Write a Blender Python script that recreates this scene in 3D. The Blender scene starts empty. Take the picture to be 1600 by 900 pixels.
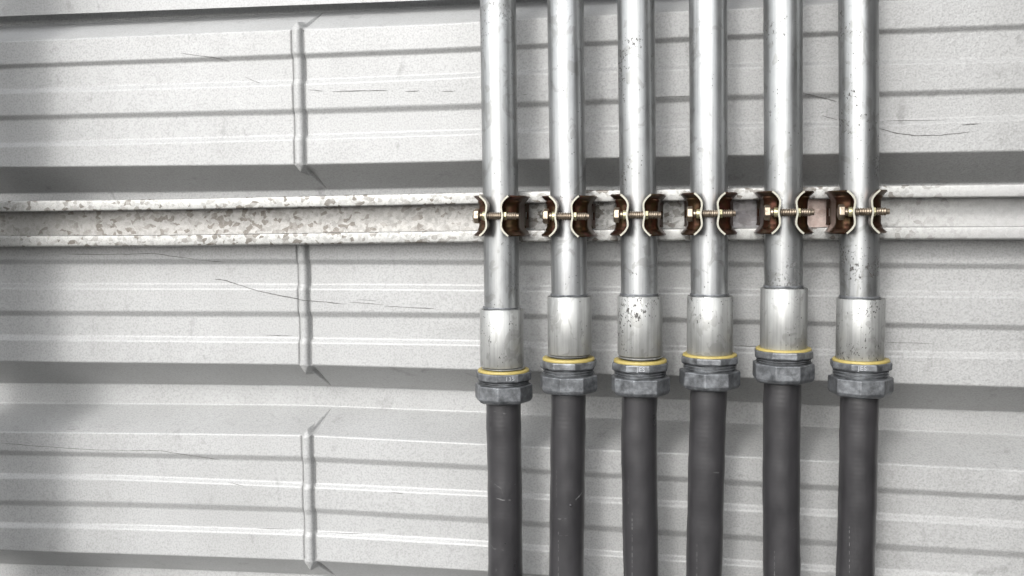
import bpy, math, random
import numpy as np
from mathutils import Matrix, Vector
random.seed(7); rng = np.random.default_rng(5)
S = bpy.context.scene
COL = S.collection
MM = 0.001                                   # all builder coordinates are millimetres

# ------------------------------------------------------------------ camera
CX, CD, CZ, YAW, PIT, ROL, FPX = 0.158, 746.71, 3.79, 0.18228, 0.07703, -0.00788, 1523.8
c, s = math.cos(YAW), math.sin(YAW)
r0 = Vector((c, s, 0)); f0 = Vector((-s, c, 0)); u0 = Vector((0, 0, 1))
c, s = math.cos(PIT), math.sin(PIT)
fw = f0*c - u0*s; up = f0*s + u0*c
c, s = math.cos(ROL), math.sin(ROL)
rt = r0*c + up*s; up2 = -r0*s + up*c
cam = bpy.data.cameras.new("camera"); camo = bpy.data.objects.new("camera", cam); COL.objects.link(camo)
camo.matrix_world = Matrix(((rt.x, up2.x, -fw.x, CX*MM), (rt.y, up2.y, -fw.y, -CD*MM),
                            (rt.z, up2.z, -fw.z, CZ*MM), (0, 0, 0, 1)))
cam.sensor_width = 36; cam.lens = FPX/1600*36; cam.clip_start = 0.01; cam.clip_end = 200
S.camera = camo

# ------------------------------------------------------------------ light
SUN_ELEV, SUN_AZ = 33.0, -16.0               # azimuth: degrees from straight in front of the wall, minus = from the left
w = bpy.data.worlds.new("World"); S.world = w; w.use_nodes = True
nt = w.node_tree; nt.nodes.clear()
sky = nt.nodes.new("ShaderNodeTexSky"); sky.sky_type = 'NISHITA'; sky.sun_disc = False
sky.sun_elevation = math.radians(SUN_ELEV)
sky.sun_rotation = math.radians(180 - SUN_AZ)
sky.air_density = 1.0; sky.dust_density = 2.0; sky.ozone_density = 0.6
bg = nt.nodes.new("ShaderNodeBackground"); bg.inputs[1].default_value = 0.15
wo = nt.nodes.new("ShaderNodeOutputWorld")
hs = nt.nodes.new('ShaderNodeHueSaturation'); hs.inputs['Saturation'].default_value = 0.12   # overcast: hardly any blue
nt.links.new(sky.outputs[0], hs.inputs['Color']); nt.links.new(hs.outputs[0], bg.inputs[0]); nt.links.new(bg.outputs[0], wo.inputs[0])
sd = bpy.data.lights.new("sun", 'SUN'); sd.energy = 0.5; sd.angle = math.radians(10); sd.color = (1, .985, .96)
so = bpy.data.objects.new("sun", sd); COL.objects.link(so)
e, a = math.radians(SUN_ELEV), math.radians(SUN_AZ)
todir = Vector((math.sin(a)*math.cos(e), -math.cos(a)*math.cos(e), math.sin(e)))
so.rotation_euler = todir.to_track_quat('Z', 'Y').to_euler()
so.location = todir*3
S.view_settings.view_transform = 'Standard'; S.view_settings.look = 'None'
S.view_settings.gamma = 1; S.view_settings.exposure = 1.45; S.view_settings.use_curve_mapping = False

# ------------------------------------------------------------------ helpers
def ray(px, py, Y):
    """photo pixel -> (x, z) in mm on the upright plane y = Y"""
    a = px - 800; b = py - 450
    c, s = math.cos(ROL), math.sin(ROL); u = c*a + s*b; v = -s*a + c*b
    x1 = u/FPX; z2 = -v/FPX
    c, s = math.cos(PIT), math.sin(PIT); y1 = c + s*z2; z = -s + c*z2
    c, s = math.cos(YAW), math.sin(YAW); x = c*x1 - s*y1; y = s*x1 + c*y1
    t = (Y + CD)/y
    return CX + t*x, CZ + t*z

def link(name, me, parent=None, loc=(0, 0, 0)):
    o = bpy.data.objects.new(name, me); COL.objects.link(o); o.location = loc
    if parent: o.parent = parent
    return o
def mesh(name, V, F, mats, mi=None, smooth=True, parent=None, sharp=None):
    me = bpy.data.meshes.new(name)
    me.from_pydata([(a*MM, b*MM, c*MM) for a, b, c in V], [], F)
    if not isinstance(mats, (list, tuple)): mats = [mats]
    for m in mats: me.materials.append(m)
    if mi is not None: me.polygons.foreach_set('material_index', mi)
    me.polygons.foreach_set('use_smooth', [smooth]*len(F))
    if sharp: me.set_sharp_from_angle(angle=math.radians(sharp))
    me.update()
    return link(name, me, parent)
def thing(name, label, cat, loc=(0, 0, 0), group=None):
    o = link(name, None); o.location = [q*MM for q in loc]; o['label'] = label; o['category'] = cat
    if group: o['group'] = group
    return o
def tag(o, label, cat, group=None):
    o['label'] = label; o['category'] = cat
    if group: o['group'] = group
    return o
def revolve(prof, n=64, axis='z', phase=0.0, close=False, rfun=None):
    """prof: list of (r, h); returns V, F. axis z or x."""
    V = []; F = []
    m = len(prof)
    for r, h in prof:
        for k in range(n):
            t = 2*math.pi*k/n + phase
            rr = r if rfun is None else rfun(r, t, h)
            p, q = rr*math.cos(t), rr*math.sin(t)
            V.append((p, q, h) if axis == 'z' else (h, p, q))
    for i in range(m-1):
        for k in range(n):
            a = i*n+k; b = i*n+(k+1) % n
            F.append((a, b, b+n, a+n) if axis == 'x' else (a+n, b+n, b, a)) if prof[i][1] < prof[i+1][1] else F.append((a, b, b+n, a+n))
    F.append(tuple(range(n))); F.append(tuple(reversed(range((m-1)*n, m*n))))
    return V, F
def fixn(o):
    import bmesh
    bm = bmesh.new(); bm.from_mesh(o.data); bmesh.ops.recalc_face_normals(bm, faces=bm.faces); bm.to_mesh(o.data); bm.free()
    return o
def lathe(name, prof, mat, parent, n=64, axis='z', phase=0.0, rfun=None, sharp=35):
    V, F = revolve(prof, n, axis, phase, rfun=rfun)
    o = mesh(name, V, F, mat, parent=parent); fixn(o); o.data.set_sharp_from_angle(angle=math.radians(sharp)); return o

# ------------------------------------------------------------------ materials
class N:
    def __init__(s, name):
        s.m = bpy.data.materials.new(name); s.m.use_nodes = True; s.t = s.m.node_tree; s.t.nodes.clear()
        s.out = s.t.nodes.new("ShaderNodeOutputMaterial"); s.b = s.t.nodes.new("ShaderNodeBsdfPrincipled")
        s.t.links.new(s.b.outputs[0], s.out.inputs[0])
        tc = s.t.nodes.new("ShaderNodeTexCoord"); s.obj = tc.outputs['Object']
        oi = s.t.nodes.new("ShaderNodeObjectInfo"); s.rand = oi.outputs['Random']
        # shift the pattern for every object
        vm = s.t.nodes.new("ShaderNodeVectorMath"); vm.operation = 'MULTIPLY_ADD'
        cb = s.t.nodes.new("ShaderNodeCombineXYZ")
        for i, k in enumerate((3.1, 5.7, 2.3)):
            mm = s.math('MULTIPLY', s.rand, k); s.t.links.new(mm, cb.inputs[i])
        s.t.links.new(s.obj, vm.inputs[0]); vm.inputs[1].default_value = (1, 1, 1); s.t.links.new(cb.outputs[0], vm.inputs[2])
        s.pos = vm.outputs[0]
    def put(s, sock, v):
        if hasattr(v, 'is_linked') or hasattr(v, 'links'): s.t.links.new(v, sock)
        else: sock.default_value = v
    def math(s, op, a, b=0.0, c=None, clamp=False):
        n = s.t.nodes.new("ShaderNodeMath"); n.operation = op; n.use_clamp = clamp
        s.put(n.inputs[0], a); s.put(n.inputs[1], b)
        if c is not None: s.put(n.inputs[2], c)
        return n.outputs[0]
    def scale(s, v, k):
        n = s.t.nodes.new("ShaderNodeVectorMath"); n.operation = 'MULTIPLY'; s.put(n.inputs[0], v); n.inputs[1].default_value = k; return n.outputs[0]
    def noise(s, k, scale=1.0, det=4, rough=.5, dist=0, v=None):
        n = s.t.nodes.new("ShaderNodeTexNoise"); n.inputs['Scale'].default_value = scale
        n.inputs['Detail'].default_value = det; n.inputs['Roughness'].default_value = rough; n.inputs['Distortion'].default_value = dist
        s.t.links.new(s.scale(v or s.pos, k), n.inputs['Vector']); return n.outputs[0]
    def vor(s, k, feat='F1', out=0, rnd=1, v=None):
        n = s.t.nodes.new("ShaderNodeTexVoronoi"); n.feature = feat; n.inputs['Scale'].default_value = 1; n.inputs['Randomness'].default_value = rnd
        s.t.links.new(s.scale(v or s.pos, k), n.inputs['Vector']); return n.outputs[out]
    def ramp(s, f, pts):
        n = s.t.nodes.new("ShaderNodeValToRGB"); e = n.color_ramp.elements
        while len(e) < len(pts): e.new(.5)
        for i, (p, c) in enumerate(pts):
            e[i].position = p; e[i].color = (c if isinstance(c, tuple) else (c, c, c)) + (1,)
        s.put(n.inputs[0], f); return n.outputs[0]
    def mix(s, f, a, b, mode='MIX'):
        n = s.t.nodes.new("ShaderNodeMix"); n.data_type = 'RGBA'; n.blend_type = mode
        s.put(n.inputs[0], f)
        for i, q in ((6, a), (7, b)):
            if isinstance(q, tuple): q = q + (1,)
            s.put(n.inputs[i], q)
        return n.outputs[2]
    def sep(s, v):
        n = s.t.nodes.new("ShaderNodeSeparateXYZ"); s.t.links.new(v, n.inputs[0]); return n.outputs
    def bump(s, h, dist, strength=1, prev=None):
        n = s.t.nodes.new("ShaderNodeBump"); n.inputs['Distance'].default_value = dist; n.inputs['Strength'].default_value = strength
        s.put(n.inputs['Height'], h)
        if prev: s.t.links.new(prev, n.inputs['Normal'])
        s.t.links.new(n.outputs[0], s.b.inputs['Normal']); return n.outputs[0]
    def set(s, col=None, metal=0, rough=.5, spec=None):
        if col is not None:
            if isinstance(col, tuple): col = col + (1,)
            s.put(s.b.inputs['Base Color'], col)
        s.put(s.b.inputs['Metallic'], metal); s.put(s.b.inputs['Roughness'], rough)
        if spec is not None: s.b.inputs['Specular IOR Level'].default_value = spec
        return s.m

def mat_wall():
    n = N("painted_cladding")
    big = n.noise((6, 6, 6), 1, 3, .5)
    streak = n.noise((22, 22, 3), 1, 3, .6)
    grain = n.noise((700, 700, 700), 1, 2, .6)
    lp = n.noise((260, 260, 340), 1, 3, .6, .6)
    col = n.ramp(big, [(.3, (.315, .317, .315)), (.7, (.35, .352, .35))])
    col = n.mix(n.ramp(streak, [(.40, .0), (.75, .28)]), col, (.24, .24, .232))
    col = n.mix(n.ramp(grain, [(.42, .0), (.75, .6)]), col, (.17, .17, .165))
    spots = n.ramp(n.vor((120, 120, 120)), [(.02, 1.0), (.05, 0.0)])
    keep = n.ramp(n.noise((40, 40, 40), 1, 2, .5), [(.55, 0.0), (.60, 1.0)])
    sp = n.math('MULTIPLY', spots, keep)
    smg = n.ramp(n.noise((55, 55, 38), 1, 4, .65, .4), [(.62, 0.0), (.74, .5)])
    col = n.mix(smg, col, (.13, .13, .125))
    col = n.mix(n.math('MULTIPLY', sp, .8), col, (.10, .09, .08))
    x, y, z = n.sep(n.obj)
    # the embossing of the sheet is stronger towards the right end
    k = n.math('MULTIPLY_ADD', x, 2.2, .45, clamp=True)
    h = n.math('ADD', n.math('MULTIPLY', lp, k), n.math('MULTIPLY', grain, .35))
    wav = n.noise((9, 9, 14), 1, 2, .5)
    b1 = n.bump(h, .0006, .7)
    n.bump(wav, .004, .35, b1)
    return n.set(col, 0, n.ramp(big, [(.3, .36), (.7, .46)]), .5)

def mat_galv(name, base=(.35, .35, .338), dark=(.10, .088, .075), k=1.0, metal=.55, rough=.4):
    n = N(name)
    # angular crystal flakes of hot dip zinc
    dist = n.noise((160*k,)*3, 1, 2, .5)
    wv = n.t.nodes.new("ShaderNodeVectorMath"); wv.operation = 'ADD'
    cb = n.t.nodes.new("ShaderNodeCombineXYZ")
    d = n.math('MULTIPLY', dist, .006)
    for i in range(3): n.t.links.new(d, cb.inputs[i])
    n.t.links.new(n.pos, wv.inputs[0]); n.t.links.new(cb.outputs[0], wv.inputs[1])
    v1 = n.vor((230*k, 230*k, 330*k), out=1, v=wv.outputs[0])
    v2 = n.vor((420*k, 600*k, 380*k), out=1, v=wv.outputs[0])
    a = n.sep(v1)[0]; b = n.sep(v2)[1]
    cl = n.noise((30, 30, 30), 1, 2, .5)
    ox_, oy_, oz_ = n.sep(n.obj)
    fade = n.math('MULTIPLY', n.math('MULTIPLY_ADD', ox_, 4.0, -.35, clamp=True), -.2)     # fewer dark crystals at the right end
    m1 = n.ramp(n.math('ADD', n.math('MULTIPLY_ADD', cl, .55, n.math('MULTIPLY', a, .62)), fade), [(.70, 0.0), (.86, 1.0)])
    shard = n.ramp(n.noise((170*k, 170*k, 210*k), 1, 4, .6, 3.5), [(.50, 0.0), (.53, 1.0), (.56, 0.0)])
    m2 = n.ramp(n.math('MULTIPLY_ADD', cl, .3, n.math('MULTIPLY', b, .7)), [(.48, 0.0), (.85, 1.0)])
    col = n.mix(n.math('MULTIPLY', m2, .55), base, tuple(q*.62 for q in base))
    col = n.mix(n.math('MULTIPLY', m1, .9), col, dark)
    col = n.mix(n.math('MULTIPLY', shard, .5), col, dark)
    # reflected tones painted in on two lengths of the channel floor between the right-hand conduits
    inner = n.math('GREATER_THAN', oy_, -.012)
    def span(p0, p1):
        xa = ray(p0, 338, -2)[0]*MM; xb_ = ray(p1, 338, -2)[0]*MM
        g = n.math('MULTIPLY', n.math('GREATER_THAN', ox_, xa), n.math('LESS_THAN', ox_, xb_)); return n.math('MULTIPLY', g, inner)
    leftw = n.math('MULTIPLY', n.math('LESS_THAN', ox_, ray(760, 338, -2)[0]*MM), inner)
    col = n.mix(n.math('MULTIPLY', leftw, .3), col, (.19, .172, .155))
    bright = n.math('MULTIPLY_ADD', ox_, 9.0, -1.15, clamp=True)  # highlight on the channel's right end, painted in as a paler base colour
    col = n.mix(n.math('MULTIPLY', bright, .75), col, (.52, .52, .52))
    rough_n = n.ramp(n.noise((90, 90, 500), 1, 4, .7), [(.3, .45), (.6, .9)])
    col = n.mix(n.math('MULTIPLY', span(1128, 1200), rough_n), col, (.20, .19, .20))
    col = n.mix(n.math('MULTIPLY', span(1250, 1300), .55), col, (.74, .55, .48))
    fine = n.noise((900, 300, 900), 1, 2, .6)
    col = n.mix(n.ramp(fine, [(.5, 0.0), (.8, .4)]), col, (.30, .29, .27))
    n.bump(fine, .0001, .5)
    r = n.math('MULTIPLY_ADD', b, .16, rough)
    return n.set(col, metal, r)

def mat_pipe(name, base=(.37, .378, .38), speck=.55, metal=.86, rough=.34):
    n = N(name)
    mott = n.noise((55, 55, 22), 1, 5, .65)
    streak = n.noise((420, 420, 9), 1, 3, .6)
    patch = n.noise((85, 85, 60), 1, 3, .55, 1.2)
    col = n.ramp(mott, [(.3, tuple(q*.72 for q in base)), (.6, base)])
    col = n.mix(n.ramp(streak, [(.42, 0.0), (.72, .5)]), col, (.17, .17, .165))
    col = n.mix(n.ramp(patch, [(.56, 0.0), (.62, .5)]), col, (.20, .20, .19))
    # dark scabs and pits, gathered in clusters
    clus = n.ramp(n.noise((30, 30, 24), 1, 2, .5), [(.48, 0.0), (.66, 1.0)])
    sc = n.noise((520, 520, 330), 1, 4, .7)
    th = n.math('MULTIPLY_ADD', clus, .15, sc)
    dk = n.ramp(th, [(.70, 0.0), (.735, 1.0)])
    dk = n.math('MULTIPLY', dk, speck*1.6, clamp=True)
    pit = n.ramp(n.vor((330, 330, 260)), [(.10, 1.0), (.17, 0.0)])
    pk = n.ramp(n.noise((90, 90, 40), 1, 2, .5), [(.54, 0.0), (.62, 1.0)])
    pit = n.math('MULTIPLY', n.math('MULTIPLY', pit, pk), .85)
    allk = n.math('MAXIMUM', dk, pit)
    col = n.mix(allk, col, (.045, .042, .04))
    n.bump(n.math('MULTIPLY_ADD', mott, .4, n.math('MULTIPLY', streak, .3)), .0003, .45)
    r = n.math('ADD', n.math('MULTIPLY_ADD', mott, .28, rough-.12), n.math('MULTIPLY', allk, .3))
    return n.set(col, n.math('MULTIPLY_ADD', allk, -metal, metal), r)

def mat_zinccast():
    n = N("cast_zinc")
    a = n.noise((150, 150, 150), 1, 5, .65); b = n.noise((500, 500, 500), 1, 3, .6)
    col = n.ramp(a, [(.32, (.06, .063, .067)), (.5, (.125, .13, .137)), (.68, (.21, .22, .232))])
    col = n.mix(n.ramp(b, [(.55, 0.0), (.75, .5)]), col, (.08, .08, .08))
    n.bump(n.math('ADD', a, n.math('MULTIPLY', b, .5)), .0004, .5)
    return n.set(col, .55, n.math('MULTIPLY_ADD', a, .3, .28))

def mat_hose():
    n = N("grey_pvc")
    a = n.noise((60, 60, 30), 1, 4, .6)
    col = n.ramp(a, [(.3, (.020, .0193, .0205)), (.7, (.033, .0318, .0335))])
    # worn white specks of the printed line, running down the left flank
    x, y, z = n.sep(n.obj)
    band = n.ramp(n.math('ABSOLUTE', n.math('ADD', x, .0068)), [(.00015, 1.0), (.0004, 0.0)])
    dash = n.ramp(n.noise((30, 30, 260), 1, 3, .7), [(.56, 0.0), (.62, 1.0)])
    far = n.ramp(n.noise((5, 5, 12), 1, 1, .5), [(.52, 0.0), (.60, 1.0)])
    mk = n.math('MULTIPLY', n.math('MULTIPLY', band, dash), far)
    sc = n.ramp(n.noise((110, 110, 1100), 1, 2, .5, .3), [(.775, 0.0), (.80, .6)])
    rib = n.math('SINE', n.math('MULTIPLY', z, 1900))
    b = n.bump(rib, .00002, .4)
    n.bump(n.noise((300, 300, 120), 1, 3, .5), .0002, .35, b)
    return n.set(col, 0, n.math('MULTIPLY_ADD', a, .12, .24), .6)

def mat_dichromate(name, c1, c2, metal=.85, rough=.3):
    n = N(name)
    a = n.noise((130, 130, 90), 1, 4, .6, .8)
    col = n.ramp(a, [(.34, c1), (.62, c2)])
    col = n.mix(n.math('MULTIPLY', n.rand, .45), col, c2)
    d = n.ramp(n.noise((420, 420, 420), 1, 3, .6), [(.55, 0.0), (.70, .8)])
    col = n.mix(d, col, (.03, .022, .015))
    n.bump(a, .0002, .4)
    return n.set(col, metal, rough)
def mat_plain(name, col, metal=0, rough=.5, k=300):
    n = N(name); a = n.noise((k, k, k), 1, 4, .6)
    cc = n.ramp(a, [(.3, tuple(q*.75 for q in col)), (.7, col)]); n.bump(a, .0001, .3)
    return n.set(cc, metal, rough)

M_WALL = mat_wall()
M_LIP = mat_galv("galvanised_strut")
M_PIPE = [mat_pipe("galvanised_conduit", speck=.45), mat_pipe("galvanised_conduit_clean", speck=.15, base=(.40, .408, .412)),
          mat_pipe("galvanised_conduit_pitted", speck=.75)]
M_COUP = mat_pipe("galvanised_coupling", base=(.40, .404, .394), speck=.75, metal=.62, rough=.42)
M_CAST = mat_zinccast(); M_HOSE = mat_hose()
M_CLAMP = mat_dichromate("yellow_zinc_strap", (.12, .042, .033), (.072, .049, .022), .85, .28)
M_EDGE = mat_plain("bare_cut_edge", (.34, .33, .275), .4, .4)
M_BOLT = mat_dichromate("yellow_zinc_bolt", (.15, .11, .08), (.28, .235, .18), .8, .33)
M_NUT = mat_dichromate("yellow_zinc_nut", (.32, .28, .14), (.42, .40, .25), .7, .35)
M_SEAL = mat_plain("yellow_sealing_ring", (.36, .285, .09), 0, .5)
M_LOCK = mat_plain("locknut_steel", (.45, .45, .43), .8, .35)
M_SCR = mat_plain("scratch_in_paint", (.07, .068, .065), 0, .7)
M_MARK = mat_plain("raised_mark_metal", (.42, .43, .45), .5, .4)
M_SCUFF = mat_plain("pale_scuff", (.13, .13, .13), 0, .7)
M_DARK = mat_plain("dark_trim", (.03, .03, .032), 0, .5)

# ------------------------------------------------------------------ ground, and two light blockers added outside the frame
def box(name, x0, x1, y0, y1, z0, z1, mat):
    V = [(x, y, z) for x in (x0, x1) for y in (y0, y1) for z in (z0, z1)]
    F = [(0, 1, 3, 2), (4, 6, 7, 5), (0, 4, 5, 1), (2, 3, 7, 6), (0, 2, 6, 4), (1, 5, 7, 3)]
    return fixn(mesh(name, V, F, mat, smooth=False))
M_GND = mat_plain("concrete_ground", (.05, .049, .048), 0, .9, 20)
M_SHADE_PLATE = mat_plain("shade_plate_grey", (.3, .3, .3), 0, .8, 30)
g_ = box("ground", -60000, 60000, -60000, 3000, -1500, -1400, M_GND); g_['kind'] = 'structure'
xe = ray(85, 450, 0)[0] - 90*math.tan(math.radians(-SUN_AZ))
g_ = box("shade_plate_left", xe-90, xe, -104, -90, -1400, 700, M_SHADE_PLATE); g_['kind'] = 'structure'  # unseen plate, added to cast the shade at the left edge
xr_ = max(ray(1600, y, Y)[0] for y in (0, 900) for Y in (36, 0, -300))+14
g_ = box("shade_block_right", xr_, xr_+200, -300, 60, -1400, 700, mat_plain("shade_block_dark", (.03, .03, .03), 0, .8, 30)); g_['kind'] = 'structure'  # unseen dark block, added to cut the light at the right edge
print("left shade plate edge", xe, "frame edge there", ray(0, 450, -90)[0])

# ------------------------------------------------------------------ ribbed cladding sheet
D = 38.0; ST = 2.9
# (depth, [(photo x, photo y), ...]) of every fold line, top to bottom
L = []
def P(dep, pts): L.append((dep, pts))
P(D,  [(0, 2), (450, -16), (700, -28), (1100, -42), (1600, -62)])
P(D,  [(0, 42), (444, 22), (700, 9.5), (915, 1), (1400, -22), (1600, -31)])
P(0,  [(0, 65), (444, 47), (700, 37), (808, 29.5), (915, 25), (1025, 19), (1140, 14.5), (1255, 8), (1375, 2), (1600, -9)])
P(0,  [(0, 101), (444, 85), (700, 75), (808, 70), (915, 65), (1025, 60), (1140, 54.5), (1280, 50), (1375, 46), (1600, 37.5)])
P(ST, [(0, 107.5), (444, 92.5), (700, 83), (808, 77.5), (915, 73), (1025, 68), (1140, 62), (1280, 57.5), (1375, 54), (1600, 46.5)])
P(ST, [(0, 140), (444, 126), (700, 116), (808, 110), (915, 106), (1025, 103.5), (1140, 99.5), (1255, 96.5), (1375, 94.5), (1600, 90.5)])
P(0,  [(0, 146), (444, 133), (700, 122.5), (808, 116), (915, 113), (1025, 110), (1140, 106), (1255, 102.5), (1375, 100), (1600, 96)])
P(0,  [(0, 181), (444, 171), (700, 163.5), (808, 160), (915, 156.5), (1140, 148.5), (1375, 143.5), (1600, 137.5)])
P(ST, [(0, 188), (444, 179), (700, 172), (808, 168), (915, 164.5), (1140, 157), (1375, 151.5), (1600, 145.5)])
P(ST, [(0, 224), (444, 212), (700, 204), (808, 201), (915, 198.5), (1140, 193), (1255, 191.5), (1375, 189), (1600, 180)])
P(0,  [(0, 230), (444, 219), (700, 211), (808, 207), (915, 205), (1140, 200), (1255, 198), (1375, 196), (1600, 187)])
P(0,  [(0, 261), (470, 257), (700, 252.5), (808, 249), (915, 247.2), (1140, 243), (1255, 241), (1375, 239), (1600, 235.5)])
P(D,  [(0, 302), (260, 300), (470, 297), (700, 292.5), (808, 291.5), (1255, 289.5), (1375, 287.5), (1600, 285)])
P(D,  [(0, 331), (470, 328), (700, 325), (1600, 317)])
P(0,  [(0, 371), (470, 369), (700, 367.5), (1600, 366)])
P(0,  [(0, 405.5), (470, 405.5), (760, 406.5), (920, 408), (1140, 409), (1255, 410), (1400, 411), (1600, 412.5)])
P(ST, [(0, 412.5), (470, 412.5), (760, 414), (920, 415.8), (1140, 416.5), (1255, 418), (1400, 419), (1600, 421)])
P(ST, [(0, 443), (600, 444.5), (760, 446), (920, 448), (1140, 452), (1400, 455), (1600, 457)])
P(0,  [(0, 451), (600, 452.5), (760, 454), (920, 456), (1140, 460), (1400, 463), (1600, 465)])
P(0,  [(0, 485.5), (470, 487), (760, 489), (920, 492), (1160, 499.5), (1255, 501.5), (1390, 504.5), (1600, 508)])
P(ST, [(0, 493), (470, 495), (760, 497), (920, 500), (1160, 507), (1255, 509), (1390, 512), (1600, 516.5)])
P(ST, [(0, 523), (470, 528), (760, 532.5), (920, 538), (1140, 543), (1255, 546), (1390, 549), (1600, 552)])
P(0,  [(0, 531), (470, 535.5), (760, 540), (920, 546), (1140, 550.5), (1255, 553), (1390, 557), (1600, 560.5)])
P(0,  [(0, 564.5), (240, 567), (480, 569.8), (760, 578), (815, 579.5), (920, 584), (1030, 586.5), (1140, 589), (1255, 594), (1390, 598.6), (1600, 605)])
P(D,  [(0, 598.5), (240, 600), (480, 602.5), (760, 612), (815, 613.5), (920, 619), (1030, 623), (1140, 626), (1255, 632), (1390, 637.5), (1600, 644)])
P(D,  [(0, 629.7), (240, 631.5), (480, 634), (760, 644.5), (915, 652), (1030, 656.5), (1140, 661), (1255, 666.5), (1390, 671.5), (1600, 680)])
P(0,  [(0, 675), (240, 677), (480, 680.5), (760, 694), (815, 697), (915, 702), (1030, 707), (1140, 712.7), (1255, 719), (1390, 725), (1600, 735.5)])
P(0,  [(0, 704), (170, 707), (480, 713.5), (760, 727), (815, 731.5), (915, 737.5), (1030, 743), (1140, 749.5), (1255, 756), (1390, 763), (1600, 774.5)])
P(ST, [(0, 711), (170, 714), (480, 721), (760, 735), (815, 739), (915, 745), (1030, 751), (1140, 757.5), (1255, 764.6), (1390, 771), (1600, 782)])
P(ST, [(0, 740), (170, 742), (480, 754.5), (760, 768), (915, 776), (1030, 781.5), (1140, 787), (1255, 794), (1390, 802.5), (1600, 815)])
P(0,  [(0, 747), (170, 749), (480, 761.5), (760, 775), (915, 783.5), (1030, 790), (1140, 797), (1255, 804), (1390, 812), (1600, 824)])
P(0,  [(0, 781.5), (170, 784), (480, 793.5), (760, 809), (815, 813.5), (915, 820), (1030, 828), (1140, 834.6), (1255, 842), (1390, 850), (1600, 863)])
P(ST, [(0, 789), (170, 792), (480, 801), (760, 817.5), (815, 822), (915, 828), (1030, 836.5), (1140, 843), (1255, 851), (1390, 859.5), (1600, 871.5)])
P(ST, [(0, 816), (170, 819), (480, 828.5), (760, 845), (815, 850), (1030, 867), (1140, 874), (1255, 881.5), (1390, 889), (1600, 903)])
P(0,  [(0, 824), (170, 826), (480, 836.5), (760, 853), (815, 858), (1030, 875), (1140, 883), (1255, 891), (1390, 899), (1600, 913)])
P(0,  [(0, 859.7), (240, 867), (480, 875.5), (760, 892.5), (1030, 912), (1600, 953)])
P(D,  [(0, 880.5), (240, 888), (480, 897), (760, 915), (1030, 936), (1600, 978)])
P(D,  [(0, 912), (480, 929), (760, 948), (1600, 1012)])
P(0,  [(0, 960), (480, 978), (760, 998), (1600, 1066)])
P(0,  [(0, 1150), (480, 1170), (760, 1194), (1600, 1270)])

GX = -309.9                                   # the crimped seam
x_s = list(np.arange(-760, -330, 6.0)) + list(np.arange(-330, -318.2, 2.0)) + list(np.arange(-318, -300, .45)) + list(np.arange(-300, -288, 2.0)) + list(np.arange(-288, 760, 6.0))
X = np.array(sorted(set(np.round(x_s, 3))))
ROWS = []
for dep, pts in L:
    q = np.array([ray(a, b, dep) for a, b in pts])
    xs, zs = q[:, 0], q[:, 1]
    # straight extrapolation past the measured span
    zi = np.interp(X, xs, zs)
    sl = (zs[1]-zs[0])/(xs[1]-xs[0]); zi = np.where(X < xs[0], zs[0]+sl*.5*(X-xs[0]), zi)
    sr = (zs[-1]-zs[-2])/(xs[-1]-xs[-2]); zi = np.where(X > xs[-1], zs[-1]+sr*(X-xs[-1]), zi)
    # soften the corners of the polyline
    xu = np.arange(X[0], X[-1], 5.0); zu = np.interp(xu, X, zi)
    kk = np.hanning(15); kk /= kk.sum(); zu = np.convolve(np.pad(zu, 7, mode='edge'), kk, 'valid')
    mid = (X > X[0]+60) & (X < X[-1]-60)
    zi = np.where(mid, np.interp(X, xu, zu), zi)
    ROWS.append((dep, zi))
def wall_depth(x, z):
    for i in range(len(ROWS)-1):
        za = np.interp(x, X, ROWS[i][1]); zb = np.interp(x, X, ROWS[i+1][1])
        if zb <= z <= za: return ROWS[i][0] + (ROWS[i+1][0]-ROWS[i][0])*(za-z)/(za-zb)
    return 0.0
zr, dr, kind = [], [], []
for i in range(len(ROWS)-1):
    (d0, z0), (d1, z1) = ROWS[i], ROWS[i+1]
    gap = float(np.mean(z0-z1))
    big = abs(d1-d0) > 5
    ts = [.45/gap, 1.1/gap]
    n = max(2, int(gap/ (1.2 if big else 4)))
    ts += [t for t in np.linspace(0, 1, n+2)[1:-1] if 1.6/gap < t < 1-1.6/gap] + [1-1.1/gap, 1-.45/gap]
    for t in ts:
        zr.append(z0+(z1-z0)*t); dr.append(d0+(d1-d0)*t); kind.append((d0, d1, t, z0, z1))
V = []; nx = len(X)
px_ = np.interp(X, X, X)
for zrow, dep, (d0, d1, t, z0, z1) in zip(zr, dr, kind):
    tt = (X-GX)
    w = 4.3; g = 4.4*np.sqrt(np.clip(1-(tt/w)**2, 0, 1))
    y = np.full(nx, dep)
    if abs(d1-d0) < 5 and d0 < 5:             # crest: pressed bead, steps show as small jogs
        y = dep*(1-.35*(np.abs(tt) < w)) - g + 2.3*np.exp(-((np.abs(tt)-w-.3)/.85)**2)
    elif abs(d1-d0) > 5:
        qq = t if d1 > d0 else 1-t
        wq = (w+1.0)*max(0.0, 1-qq/.40)       # the bead runs out over the slope as a point
        ins = np.clip((wq-np.abs(tt))/.9, 0, 1)
        y = dep*(1-ins) + (qq*5.0-4.0*np.sqrt(np.clip(1-(tt/(wq+.01))**2, 0, 1))*(1-qq/.45 if qq < .45 else 0))*ins
        q = t if d1 > d0 else 1-t             # 0 at the crest, 1 at the valley
        cx = 1.5 + 6.5*q
        half = 4.6*(1-q)+.5
        v = np.clip(1-np.where(tt < cx, (cx-tt)/(half*.45), (tt-cx)/(half*1.3)), 0, 1)
        y = y + 8.0*(1-q)**.6*v*min(1, q*4)*(1-ins)
    # very slight oil canning of the flats
    y = y + .35*np.sin(X/61.0+zrow/33.)*np.sin(zrow/27.+1.3)*(1 if abs(d1-d0) < 5 else .4)
    V += list(zip(X.tolist(), y.tolist(), zrow.tolist()))
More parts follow.
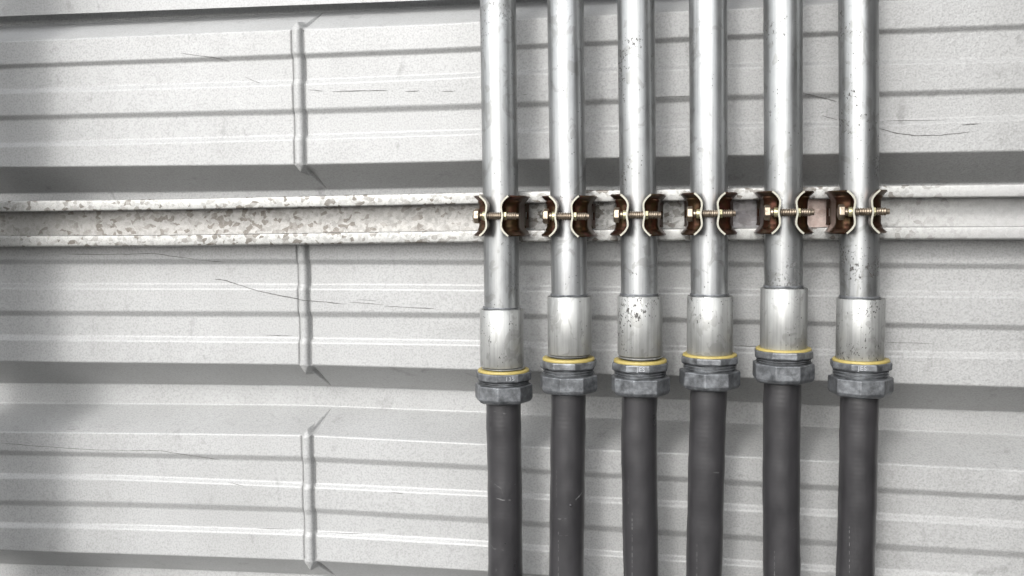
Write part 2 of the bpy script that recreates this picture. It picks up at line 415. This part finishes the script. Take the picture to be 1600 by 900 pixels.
for px, py, br, ba in ((1570, 732, 3.0, 1.8), (1584, 733, 2.4, 1.6), (1575, 745, 5, 1.2), (1586, 752, 4, -.9)):
    bx, bz = ray(px, py, 0)
    V = [(a, b+ba*math.exp(-((a-bx)**2+(c-bz)**2)/br**2), c) if abs(a-bx) < 15 and abs(c-bz) < 15 else (a, b, c) for a, b, c in V]
F = []
for i in range(len(zr)-1):
    for j in range(nx-1):
        k = i*nx+j; F.append((k, k+nx, k+nx+1, k+1))
sheet = thing("cladding_sheet", "large white ribbed metal wall sheet with a crimped vertical seam, behind the steel channel", "wall panel")
mesh("ribbed_sheet", V, F, M_WALL, parent=sheet)

# long hairline scratches in the paint
SCR = [([(282, 83), (310, 87), (335, 90), (358, 95)], .35), ([(381, 120), (395, 126), (405, 129)], .3),
       ([(482, 140), (505, 142)], .3), ([(518, 143), (560, 142), (608, 141)], .35), ([(632, 143), (656, 142)], .4), ([(690, 143), (712, 142)], .4),
       ([(100, 397), (160, 398), (240, 396), (275, 401), (310, 406), (352, 410)], .35),
       ([(333, 436), (352, 439), (370, 445), (410, 456), (450, 464), (480, 469), (540, 475)], .5),
       ([(545, 472), (600, 476)], .35), ([(600, 478), (650, 481), (700, 483), (760, 489)], .5), ([(556, 468), (590, 470)], .25),
       ([(0, 692), (60, 697), (130, 702), (200, 704), (250, 704), (300, 712), (342, 720)], .35),
       ([(355, 754), (380, 759)], .3), ([(121, 522), (143, 523)], .4), ([(160, 523), (170, 523)], .4), ([(410, 524), (455, 525)], .3),
       ([(610, 769), (630, 771)], .35), ([(400, 827), (452, 829)], .3), ([(500, 833), (600, 837), (680, 842)], .3),
       ([(1372, 200), (1395, 207), (1430, 212), (1470, 211), (1516, 206)], .4), ([(1502, 195), (1530, 193)], .5),
       ([(1255, 146), (1290, 153), (1308, 158)], .4), ([(1285, 180), (1310, 187)], .3), ([(815, 148), (850, 148)], .3), ([(925, 148), (955, 147)], .3),
       ([(1022, 152), (1078, 150)], .35), ([(1145, 541), (1188, 542)], .3), ([(1386, 188), (1480, 187)], .25), ([(1380, 535), (1460, 538)], .25)]
for pts, wd in SCR:
    pp = []
    for (a, b), (c2, d2) in zip(pts, pts[1:]):
        for t in np.linspace(0, 1, 7)[:-1]: pp.append((a+(c2-a)*t, b+(d2-b)*t+random.uniform(-.35, .35)))
    pp.append(pts[-1])
    V = []; F = []
    for i, (a, b) in enumerate(pp):
        x, z = ray(a, b, 0); y = wall_depth(x, z)
        if abs(x-GX) < 4.7: y -= 4.4*max(0, 1-((x-GX)/4.3)**2)**.5+.2
        e = min(1, i/2+.2, (len(pp)-1-i)/2+.2)*wd*random.uniform(.5, 1.1)*.6
        V += [(x, y-.25, z+e), (x, y-.25, z-e)]
        if i: F.append((2*i-2, 2*i-1, 2*i+1, 2*i))
    mesh("scratch", V, F, M_SCR, parent=sheet, smooth=False)

# upper sheet that laps over the top of it
V = []; F = []
lap = [ray(a, b, 17) for a, b in ((0, 25.5), (222, 17), (444, 8.5), (700, -1), (1100, -18), (1600, -40))]
lx = [q[0] for q in lap]; lz = [q[1] for q in lap]
XX = np.arange(-760, 760, 12.0)
for x in XX:
    z = np.interp(x, lx, lz) if lx[0] < x < lx[-1] else (lz[0]+(x-lx[0])*-.0 if x < lx[0] else lz[-1]+(x-lx[-1])*.0)
    V += [(x, 17.0, z+140), (x, 16.9, z+60), (x, 17.0, z+1.2), (x, 17.0, z), (x, 18.1, z), (x, 18.1, z+140)]
for i in range(len(XX)-1):
    for j in range(5):
        k = i*6+j; F.append((k, k+1, k+7, k+6))
tag(mesh("cladding_sheet", V, F, M_WALL, smooth=False), "flat white sheet edge lapping over the ribbed sheet along the top left", "wall panel")

# ------------------------------------------------------------------ strut channel
SD = 22.0; HH = 19.2
cen = [(-2.27, 0), (-2.0, 260), (.69, 780), (1.85, 1370), (1.75, 1600)]
cxs = [ray(p, 340, -SD)[0] for _, p in cen]; czs = [q for q, _ in cen]
def strut_z(x):
    if x < cxs[0]: return czs[0]+(x-cxs[0])*.003
    return float(np.interp(x, cxs, czs))
def arc(cx, cy, r, a0, a1, n=5):
    return [(cx+r*math.cos(math.radians(a0+(a1-a0)*i/n)), cy+r*math.sin(math.radians(a0+(a1-a0)*i/n))) for i in range(n+1)]
T = 2.4; op = 10.0; ro = 1.7; ri = .6; RL = 6.0
# profile (depth into the wall from the front face, height), upper half then mirrored
up_o = [(SD-.4, 0)] + arc(SD-.4-ro, HH-ro, ro, 0, 90) + arc(ro, HH-ro, ro, 90, 180) + arc(1.3, op+1.3, 1.3, 180, 260) + [(RL, op)]
up_i = [(RL, op+T-.6)] + [(2.6, op+T-.4), (T, op+T+.6)] + arc(T+ri, HH-T-ri, ri, 180, 90) + arc(SD-.4-T-ri, HH-T-ri, ri, 90, 0) + [(SD-.4-T, 0)]
half = up_o + up_i
prof = [(a, b) for a, b in up_o] + [(a, b) for a, b in up_i]
low = [(a, -b) for a, b in reversed(prof)]
ring = up_o + up_i + [(a, -b) for a, b in reversed(up_i[:-1])] + [(a, -b) for a, b in reversed(up_o)][:-1]
XX = np.arange(-700, 640, 12.0); nr = len(ring)
V = []; F = []
for x in XX:
    zc = strut_z(x)
    for a, b in ring: V.append((x, -SD+a, zc+b))
for i in range(len(XX)-1):
    for j in range(nr):
        a = i*nr+j; b = i*nr+(j+1) % nr; F.append((a, b, b+nr, a+nr))
F.append(tuple(range(nr))); F.append(tuple(reversed(range((len(XX)-1)*nr, len(XX)*nr))))
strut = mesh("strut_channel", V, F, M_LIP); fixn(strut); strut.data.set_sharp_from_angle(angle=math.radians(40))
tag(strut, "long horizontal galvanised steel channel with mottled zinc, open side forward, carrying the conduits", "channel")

# ------------------------------------------------------------------ conduits
R = 13.2; PY = -SD-R-1.3
# per run: pipe centre x at y = 0, 300, 450; coupling top / bottom; locknut?; seal y; flange top/bot; nut top/bot; hose centres
RUNS = [
 dict(c=(778, 780.8, 784), ct=486, cb=577, cx=(783.8, 785.3), lock=True, seal=(580, 588.5), fl=(587, 600), nut=(606, 636), nx=787, hose=[(640, 786.5), (760, 789), (900, 789.8)], ph=0, mat=0, spin=2, mark='135', mp=24),
 dict(c=(883.5, 887.3, 889.5), ct=465.7, cb=557, cx=(890, 890.5), lock=True, seal=(561, 570), fl=(569, 581), nut=(591, 621), nx=888.5, hose=[(640, 887.7), (760, 886.8), (900, 884.8)], ph=-9, mat=1, spin=10, mark='', mp=0),
 dict(c=(993.4, 995.9, 999), ct=465, cb=559, cx=(1000, 1000), lock=True, seal=(564, 573.5), fl=(572, 584.5), nut=(594, 624.5), nx=1000.3, hose=[(640, 998.5), (700, 998.3), (790, 1000), (900, 1001.5)], ph=-9, mat=2, spin=20, mark='JES', mp=4),
 dict(c=(1106.2, 1107.7, 1108.5), ct=465.4, cb=557, cx=(1109.3, 1109.3), lock=False, seal=(555.5, 563.5), fl=(562, 573), nut=(584, 614.5), nx=1108.5, hose=[(620, 1106.7), (760, 1103), (900, 1100)], ph=-9, mat=1, spin=-16, mark='', mp=0),
 dict(c=(1223.3, 1223.9, 1224.5), ct=452.5, cb=548, cx=(1224.5, 1223.8), lock=False, seal=(546, 554), fl=(552.5, 564.5), nut=(572, 604), nx=1223.5, hose=[(620, 1221.8), (760, 1220.5), (900, 1221.5)], ph=-18, mat=0, spin=5, mark='', mp=0),
 dict(c=(1341.2, 1342.5, 1343), ct=469, cb=565, cx=(1344.5, 1343), lock=False, seal=(563.5, 572), fl=(570.5, 582.5), nut=(594.5, 625.5), nx=1344.3, hose=[(640, 1342.5), (770, 1340), (900, 1336)], ph=-8, mat=2, spin=0, mark='JES', mp=-6),
]
def dots(x, y0, y1, wd=.4):
    out = []; y = y0
    while y < y1:
        l_ = random.uniform(2, 7); out.append(([(x, y), (x, y+l_)], wd*random.uniform(.5, 1))); y += l_+random.uniform(2, 9)
    return out
RUNS[0]['sc'] = [([(764, 752), (776, 757), (784, 762), (787, 771)], .35), ([(776, 777), (786, 780), (798, 781)], .8), ([(762, 850), (772, 857), (788, 858)], .45), ([(803, 758), (811, 757)], .5),
                 ([(772, 642), (790, 646), (811, 643)], .4), ([(806, 863), (804, 874)], .4), ([(764, 806), (774, 808)], .3)]+dots(767, 650, 700, .25)+dots(776, 888, 900)
RUNS[1]['sc'] = [([(862, 807), (874, 810), (886, 809)], .4), ([(862, 812), (880, 812)], .3), ([(874, 836), (888, 835)], .35), ([(899, 781), (905, 776), (910, 770)], .9)]+dots(870, 735, 790, .25)+dots(873, 830, 900, .5)
RUNS[2]['sc'] = dots(982, 750, 790, .25)+dots(988, 800, 900, .55)
RUNS[3]['sc'] = [([(1114, 737), (1122, 739), (1131, 739)], .45)]+dots(1089, 850, 900, .35)
RUNS[4]['sc'] = [([(1236, 828), (1247, 826)], .3)]+dots(1210, 860, 900, .35)
RUNS[5]['sc'] = dots(1327, 822, 900, .5)
ORD = ["leftmost conduit run, white scratches on its grey hose and 135 on the flange",
       "second conduit run from the left, smooth pipe, hose with one black spot",
       "third conduit run from the left, pitted pipe over a slotted locknut",
       "fourth conduit run from the left, yellow ring directly under the coupling, hose leaning left",
       "fifth conduit run from the left, its coupling and connector highest of the six",
       "rightmost conduit run, heavily pitted pipe with a dark right edge"]
def front(py, px):                            # photo row at the front of a fitting -> z on the axis plane
    return ray(px, py, PY)[1]
def octa(ph):
    def f(r, t, h):
        k = (t-math.radians(ph)+math.pi/2) % (math.pi/4) - math.pi/8
        return r*math.cos(math.pi/8)/math.cos(k)
    return f
def octo_lathe(name, prof, mat, parent, ph, n=8):
    # eight corners; one of them ph degrees right of the viewer's side
    V, F = revolve(prof, 8, 'z', math.radians(-90+ph)); o = mesh(name, V, F, mat, parent=parent, smooth=False); fixn(o)
    b = o.modifiers.new("bevel", 'BEVEL'); b.width = .45*MM; b.segments = 2; b.limit_method = 'ANGLE'; b.angle_limit = math.radians(25)
    return o
CLX = []
for idx, q in enumerate(RUNS):
    xt, zt = ray(q['c'][0], 0, PY); xm, zm = ray(q['c'][1], 300, PY); xb, zb = ray(q['c'][2], 450, PY)
    root = thing("conduit_run", ORD[idx], "conduit", (xm, PY, strut_z(xm)), "conduit runs hung on the channel")
    ox, oz = xm, strut_z(xm); CLX.append((xm, oz))
    lean = (xb-xt)/(zb-zt)
    def place(o, z): o.location = ((xb+(z-zb)*lean-ox)*MM, 0, (z-oz)*MM); return o
    # coupling and lower fittings first: their heights. Front surfaces sit nearer, correct by ray on their own front plane
    zc_top = ray(q['cx'][0], q['ct'], PY-16.2)[1]; zc_bot = ray(q['cx'][1], q['cb'], PY-16.2)[1]
    zs_top, zs_bot = (ray(q['nx'], y, PY-19.4)[1] for y in q['seal'])
    zf_top, zf_bot = (ray(q['nx'], y, PY-20.6)[1] for y in q['fl'])
    zn_top, zn_bot = (ray(q['nx'], y, PY-20.6)[1] for y in q['nut'])
    xf = ray(q['nx'], 600, PY)[0]; xc = ray(q['cx'][0], 500, PY)[0]
    # pipe
    ztop = 420; L0 = zc_top-10
    n = 40; prof = [(R, L0+(ztop-L0)*i/n) for i in range(n+1)]
    V, F = revolve([(r, z-oz) for r, z in prof], 72, 'z')
    V = [(a+(xb+(z+oz-zb)*lean-ox), b, z) for a, b, z in V]
    p = mesh("steel_pipe", V, F, M_PIPE[q['mat']], parent=root); fixn(p); p.data.set_sharp_from_angle(angle=math.radians(50))
    # coupling: open sleeve with rolled top rim and a shadow gap round the pipe
    h = zc_top-zc_bot
    cp = lathe("coupling", [(R+.15, h-3), (R+.35, h-.6), (15.3, h-.1), (15.9, h), (16.25, h-.5), (16.25, .5), (15.9, 0), (14.0, 0)], M_COUP, root, 72)
    cp.location = ((xc-ox)*MM, 0, (zc_bot-oz)*MM)
    ring_ = lathe("pipe_collar", [(13.2, 0), (13.75, .2), (13.85, 1.0), (13.5, 1.6), (13.2, 1.7)], M_CAST, root, 64)
    ring_.location = ((xc-ox)*MM*.6, 0, (zc_top+.3-oz)*MM)
    fx = (xf-ox)*MM
    if q['lock']:
        def lk(r, t, h):
            if r < 15: return r
            k = (math.degrees(t)+q['spin']+90) % 60
            return r+.55 if k < 9 else r
        ln = lathe("locknut", [(13, zc_bot-oz+.4-.6), (15.6, zc_bot-oz-.9), (16.1, zc_bot-oz-1.3), (16.1, zs_top-oz+.1), (13, zs_top-oz)], M_LOCK, root, 120, rfun=lk)
        ln.location = (fx, 0, 0)
        nk = lathe("nipple", [(14.2, zc_bot-oz+2), (14.2, zs_top-oz-1)], M_DARK, root, 48); nk.location = (fx, 0, 0)
    rs = (zs_top-zs_bot)/2*.62; zs_mid = (zs_top+zs_bot)/2-.5
    sl = lathe("sealing_ring", [(15, zs_mid-oz+rs)] + [(19.3-.8+.8*math.cos(math.radians(a)), zs_mid-oz+rs*math.sin(math.radians(a))) for a in range(80, -81, -20)] + [(15, zs_mid-oz-rs)], M_SEAL, root, 72)
    sl.location = (fx, 0, 0)
    A = zf_top-oz; B = zf_bot-oz
    body = octo_lathe("connector_flange", [(18.6, A+.3), (20.9, A+.1), (21.4, A-.5), (21.4, B+.9), (20.4, B), (16, B-.2)], M_CAST, root, 20 if idx != 0 else -4)
    body.location = (fx, 0, 0)
    C = zn_top-oz; th = [(17.6, B+.3)]
    nth = 3; stp = (B+.2-(C-1.0))/nth
    for k in range(nth):
        z0_ = B-.2-k*stp
        th += [(17.3, z0_), (17.3, z0_-stp*.18), (18.9, z0_-stp*.42), (18.9, z0_-stp*.62), (17.3, z0_-stp*.86)]
    th += [(17.3, C-2)]
    o = lathe("threaded_neck", th, M_CAST, root, 72); o.location = (fx, 0, 0)
    E_ = zn_bot-oz
    gn = octo_lathe("gland_nut", [(17.0, C-.2), (21.0, C-.2), (21.9, C-.8), (22.0, E_+3.6), (20.8, E_+1.5), (18.0, E_+.2), (13.0, E_)], M_CAST, root, q['ph']+(0 if idx else 0))
    gn.location = (fx, 0, 0)
    # flexible hose
    pts = [(xf, zn_bot+6)] + [ray(x, y, PY) for y, x in q['hose']]
    xs_ = np.array([a for a, b in pts]); zs_ = np.array([b for a, b in pts])
    zz = np.linspace(zs_[0], zs_[-1]-95, 90)
    xx = np.interp(-zz, -zs_, xs_); sl_ = (xs_[-1]-xs_[-2])/(zs_[-1]-zs_[-2]); xx = np.where(zz < zs_[-1], xs_[-1]+(zz-zs_[-1])*sl_, xx)
    kk = np.hanning(21); kk /= kk.sum(); xx = np.convolve(np.pad(xx, 10, mode='edge'), kk, 'valid')
    V = []; F = []; m = 64
    for i, (x, z) in enumerate(zip(xx, zz)):
        rr = 13.05+.12*math.sin(z/9.0+idx)+.08*math.sin(z/3.7)
        for k in range(m):
            t = 2*math.pi*k/m; V.append((x-ox+rr*math.cos(t), rr*math.sin(t), z-oz))
    for i in range(len(zz)-1):
        for k in range(m):
            a = i*m+k; b = i*m+(k+1) % m; F.append((a, a+m, b+m, b))
    F.append(tuple(range(m))); F.append(tuple(reversed(range(89*m, 90*m))))
    hose = fixn(mesh("flexible_hose", V, F, M_HOSE, parent=root))
    if q.get('sc'):
        dV = []; dF = []
        for pts, wd in q['sc']:
            line = len(pts) == 2 and pts[0][0] == pts[1][0]
            V, F = (dV, dF) if line else ([], [])
            for i, (a_, b_) in enumerate(pts):
                x, z = ray(a_, b_, PY-11); c_ = np.interp(-z, -zz, xx); tt_ = math.asin(max(-.97, min(.97, (x-c_)/13.3)))
                for sg in (1, -1):
                    zo, xo = (0, sg*wd/2/13.3) if line else (sg*wd*.5*(1 if 0 < i < len(pts)-1 else .4), 0)
                    V.append((c_-ox+13.42*math.sin(tt_+xo), -13.42*math.cos(tt_+xo), z-oz+zo))
                k = len(V)
                if i: F.append((k-4, k-3, k-1, k-2))
            if not line: mesh("scuff_mark", V, F, M_SCUFF, parent=hose, smooth=False)
        if dV: o = mesh("worn_print_line", dV, dF, M_SCUFF, parent=hose, smooth=False); o['kind'] = 'stuff'
    if idx == 1:
        x, z = ray(891.5, 790, PY-13); c_ = np.interp(-z, -zz, xx); V, F = revolve([(1.1, 0), (1.0, .25), (.5, .5)], 10, 'z')
        o = mesh("black_spot", [(a_, -c2_, b_) for a_, b_, c2_ in V], F, M_DARK, parent=hose); fixn(o)
        o.location = ((c_-ox+4)*MM, -12.75*MM, (z-oz)*MM)
    # cast-in characters on the flange
    if q['mark']:
        cu = bpy.data.curves.new("raised_mark", 'FONT'); cu.body = q['mark']; cu.size = 4.3*MM; cu.extrude = .2*MM
        cu.align_x = 'CENTER'; cu.align_y = 'CENTER'; cu.space_character = 1.1
        tmp = bpy.data.objects.new("t", cu); COL.objects.link(tmp)
        bpy.context.view_layer.update()
        me = bpy.data.meshes.new_from_object(tmp.evaluated_get(bpy.context.evaluated_depsgraph_get()))
        bpy.data.objects.remove(tmp); me.name = "raised_mark"; me.materials.clear(); me.materials.append(M_MARK)
        o = link("raised_mark", me, root)
        corner = (20 if idx != 0 else -4)
        # centre of the facet nearest the wanted direction
        fc = corner-22.5
        while fc < q['mp']-22.5: fc += 45
        ap = 21.2*math.cos(math.pi/8)+.12
        off = 21.2*math.sin(math.radians(q['mp']-fc))
        A_ = math.radians(fc)
        dx = ap*math.sin(A_)+off*math.cos(A_); dy = -ap*math.cos(A_)+off*math.sin(A_)
        o.location = (fx+dx*MM, dy*MM, ((A+B)/2+.1)*MM)
        o.rotation_euler = (math.radians(90), 0, A_)

# ------------------------------------------------------------------ pipe clamps
def clamp_half():
    pth = [(5.3, 26.5), (5.2, 23), (5.2, 19.5), (5.2, 16.6), (5.6, 14.9), (6.9, 13.6), (9.3, 11.6), (11.0, 9.4), (12.6, 7.2), (13.7, 4.4), (14.2, 1.4), (14.4, -2),
           (14.6, -6), (14.7, -9.5), (14.9, -12.2), (15.1, -14.2), (15.6, -16.4), (16.3, -19), (17.0, -22)]
    pth = np.array(pth); d = np.r_[0, np.cumsum(np.hypot(*np.diff(pth, axis=0).T))]
    nu = 56; u = np.linspace(0, d[-1], nu); px = np.interp(u, d, pth[:, 0]); py = np.interp(u, d, pth[:, 1])
    tx = np.gradient(px); ty = np.gradient(py); ll = np.hypot(tx, ty); nxn = -ty/ll; nyn = tx/ll    # outward normal
    nv = 41; v = np.linspace(-1, 1, nv)
    G = np.zeros((nu, nv, 3))
    for i in range(nu):
        lipn = np.clip((-11.5-py[i])/2.2, 0, 1)
        wz = 14.3*(1-lipn)+9.2*lipn
        z = v*wz
        cu = 5.2*np.clip((np.abs(z)-6.8)/7.5, 0, 1)**1.9 + .9*np.exp(-(z/3.6)**2)*(1 if py[i] > 16 else 0)
        # pressed rib over the shoulder
        sh = math.exp(-((py[i]-8.5)/4.5)**2)
        cu = cu + 1.7*sh*np.clip((11.4-np.abs(z))/1.2, 0, 1)
        G[i, :, 0] = px[i]+nxn[i]*cu; G[i, :, 1] = -(py[i]+nyn[i]*cu); G[i, :, 2] = z
    gu = np.gradient(G, axis=0); gv = np.gradient(G, axis=1); nn = np.cross(gu, gv); nn /= np.linalg.norm(nn, axis=2, keepdims=True)
    t = .62
    A = G+nn*t; B = G-nn*t
    V = [tuple(p) for p in A.reshape(-1, 3)]+[tuple(p) for p in B.reshape(-1, 3)]; o = nu*nv
    F = []; mi = []
    def hole(i, j):
        z = abs(v[j]+1/(nv-1)); y = py[i]
        return (y < -15.2 and y > -19.5 and z < .30) or (-15.0 < y < -12.6 and z > .80)
    H = [[hole(i, j) for j in range(nv-1)] for i in range(nu-1)]
    for i in range(nu-1):
        for j in range(nv-1):
            if H[i][j]: continue
            a = i*nv+j
            F.append((a, a+nv, a+nv+1, a+1)); mi.append(0)
            F.append((o+a, o+a+1, o+a+nv+1, o+a+nv)); mi.append(0)
            for di, dj, e0, e1 in ((-1, 0, a, a+1), (1, 0, a+nv, a+nv+1), (0, -1, a, a+nv), (0, 1, a+1, a+nv+1)):
                ii, jj = i+di, j+dj
                if ii < 0 or jj < 0 or ii >= nu-1 or jj >= nv-1 or H[ii][jj]:
                    F.append((e0, e1, o+e1, o+e0)); mi.append(1 if ii < 0 else 0)
    return V, F, mi
V0, F0, mi0 = clamp_half()
def thread_prof(x0, x1, r=2.75, p=1.55, a=.55):
    pr = []; x = x0
    while x < x1-p:
        pr += [(r-a, x), (r, x+p*.35), (r, x+p*.6), (r-a, x+p*.95)]; x += p
    return pr
def hexl(name, prof, parent, mat, ph=0.0):
    V, F = revolve(prof, 6, 'x', ph); o = mesh(name, V, F, mat, parent=parent, smooth=False); fixn(o)
    b = o.modifiers.new("bevel", 'BEVEL'); b.width = .5*MM; b.segments = 3
    return o
def make_clamp():
    t = thing("pipe_clamp", "", "clamp", (0, 0, 0), "two-piece clamps holding the conduits on the channel")
    for sgn in (-1, 1):
        V = [(sgn*a, b, c) for a, b, c in V0]
        o = mesh("clamp_strap", V, F0, [M_CLAMP, M_EDGE], mi0, parent=t); fixn(o); o.data.set_sharp_from_angle(angle=math.radians(50))
    B = -20.8
    sh = lathe("bolt", [(2.0, -12.5), (2.6, -12), (2.6, -9.6)] + thread_prof(-9.4, 15.6) + [(2.2, 15.2), (2.1, 15.5), (1.9, 17.4), (1.4, 17.6)], M_BOLT, t, 24, 'x', sharp=60)
    sh.location = (0, B*MM, 0)
    hd = hexl("bolt_head", [(4.6, -15.6), (5.6, -14.9), (5.6, -11.4)], sh, M_BOLT, .35)
    nt_ = lathe("washer", [(2.4, -9.0), (3.3, -8.9), (3.4, -8.4), (3.4, -6.4), (3.0, -6.2)], M_NUT, sh, 24, 'x')
    n2 = hexl("nut", [(3.1, 6.4), (3.3, 6.5), (3.3, 8.4), (3.0, 8.6)], sh, M_NUT, .1)
    return t
CL = ["clamp on the leftmost conduit, deep brown inside, its bolt head over the channel",
      "clamp on the second conduit from the left, red brown strap beside a mottled gap",
      "clamp on the third conduit from the left, orange brown left strap",
      "clamp on the fourth conduit from the left, red shoulders, dark reflecting channel to its right",
      "clamp on the fifth conduit from the left, between the dark and the pinkish channel gaps",
      "clamp on the rightmost conduit, bolt tip standing out over the bright empty channel"]
def copy_tree(o, parent=None):
    c = o.copy(); COL.objects.link(c); c.parent = parent
    for ch in [k for k in list(bpy.data.objects) if k.parent == o]: copy_tree(ch, c)
    return c
proto = make_clamp()
protos = [proto]+[copy_tree(proto) for _ in range(5)]
TILT = [0.5, .6, .4, -.3, .2, -.4]
for i, t in enumerate(protos):
    x, z = CLX[i]
    xr, zr_ = ray((771.5, 881, 993, 1109, 1231.5, 1349)[i], (337.5, 338, 336, 334, 332, 331)[i], PY-26)
    t.location = (xr*MM, PY*MM, zr_*MM); t['label'] = CL[i]
    t.rotation_euler = (0, math.radians(TILT[i]), 0)
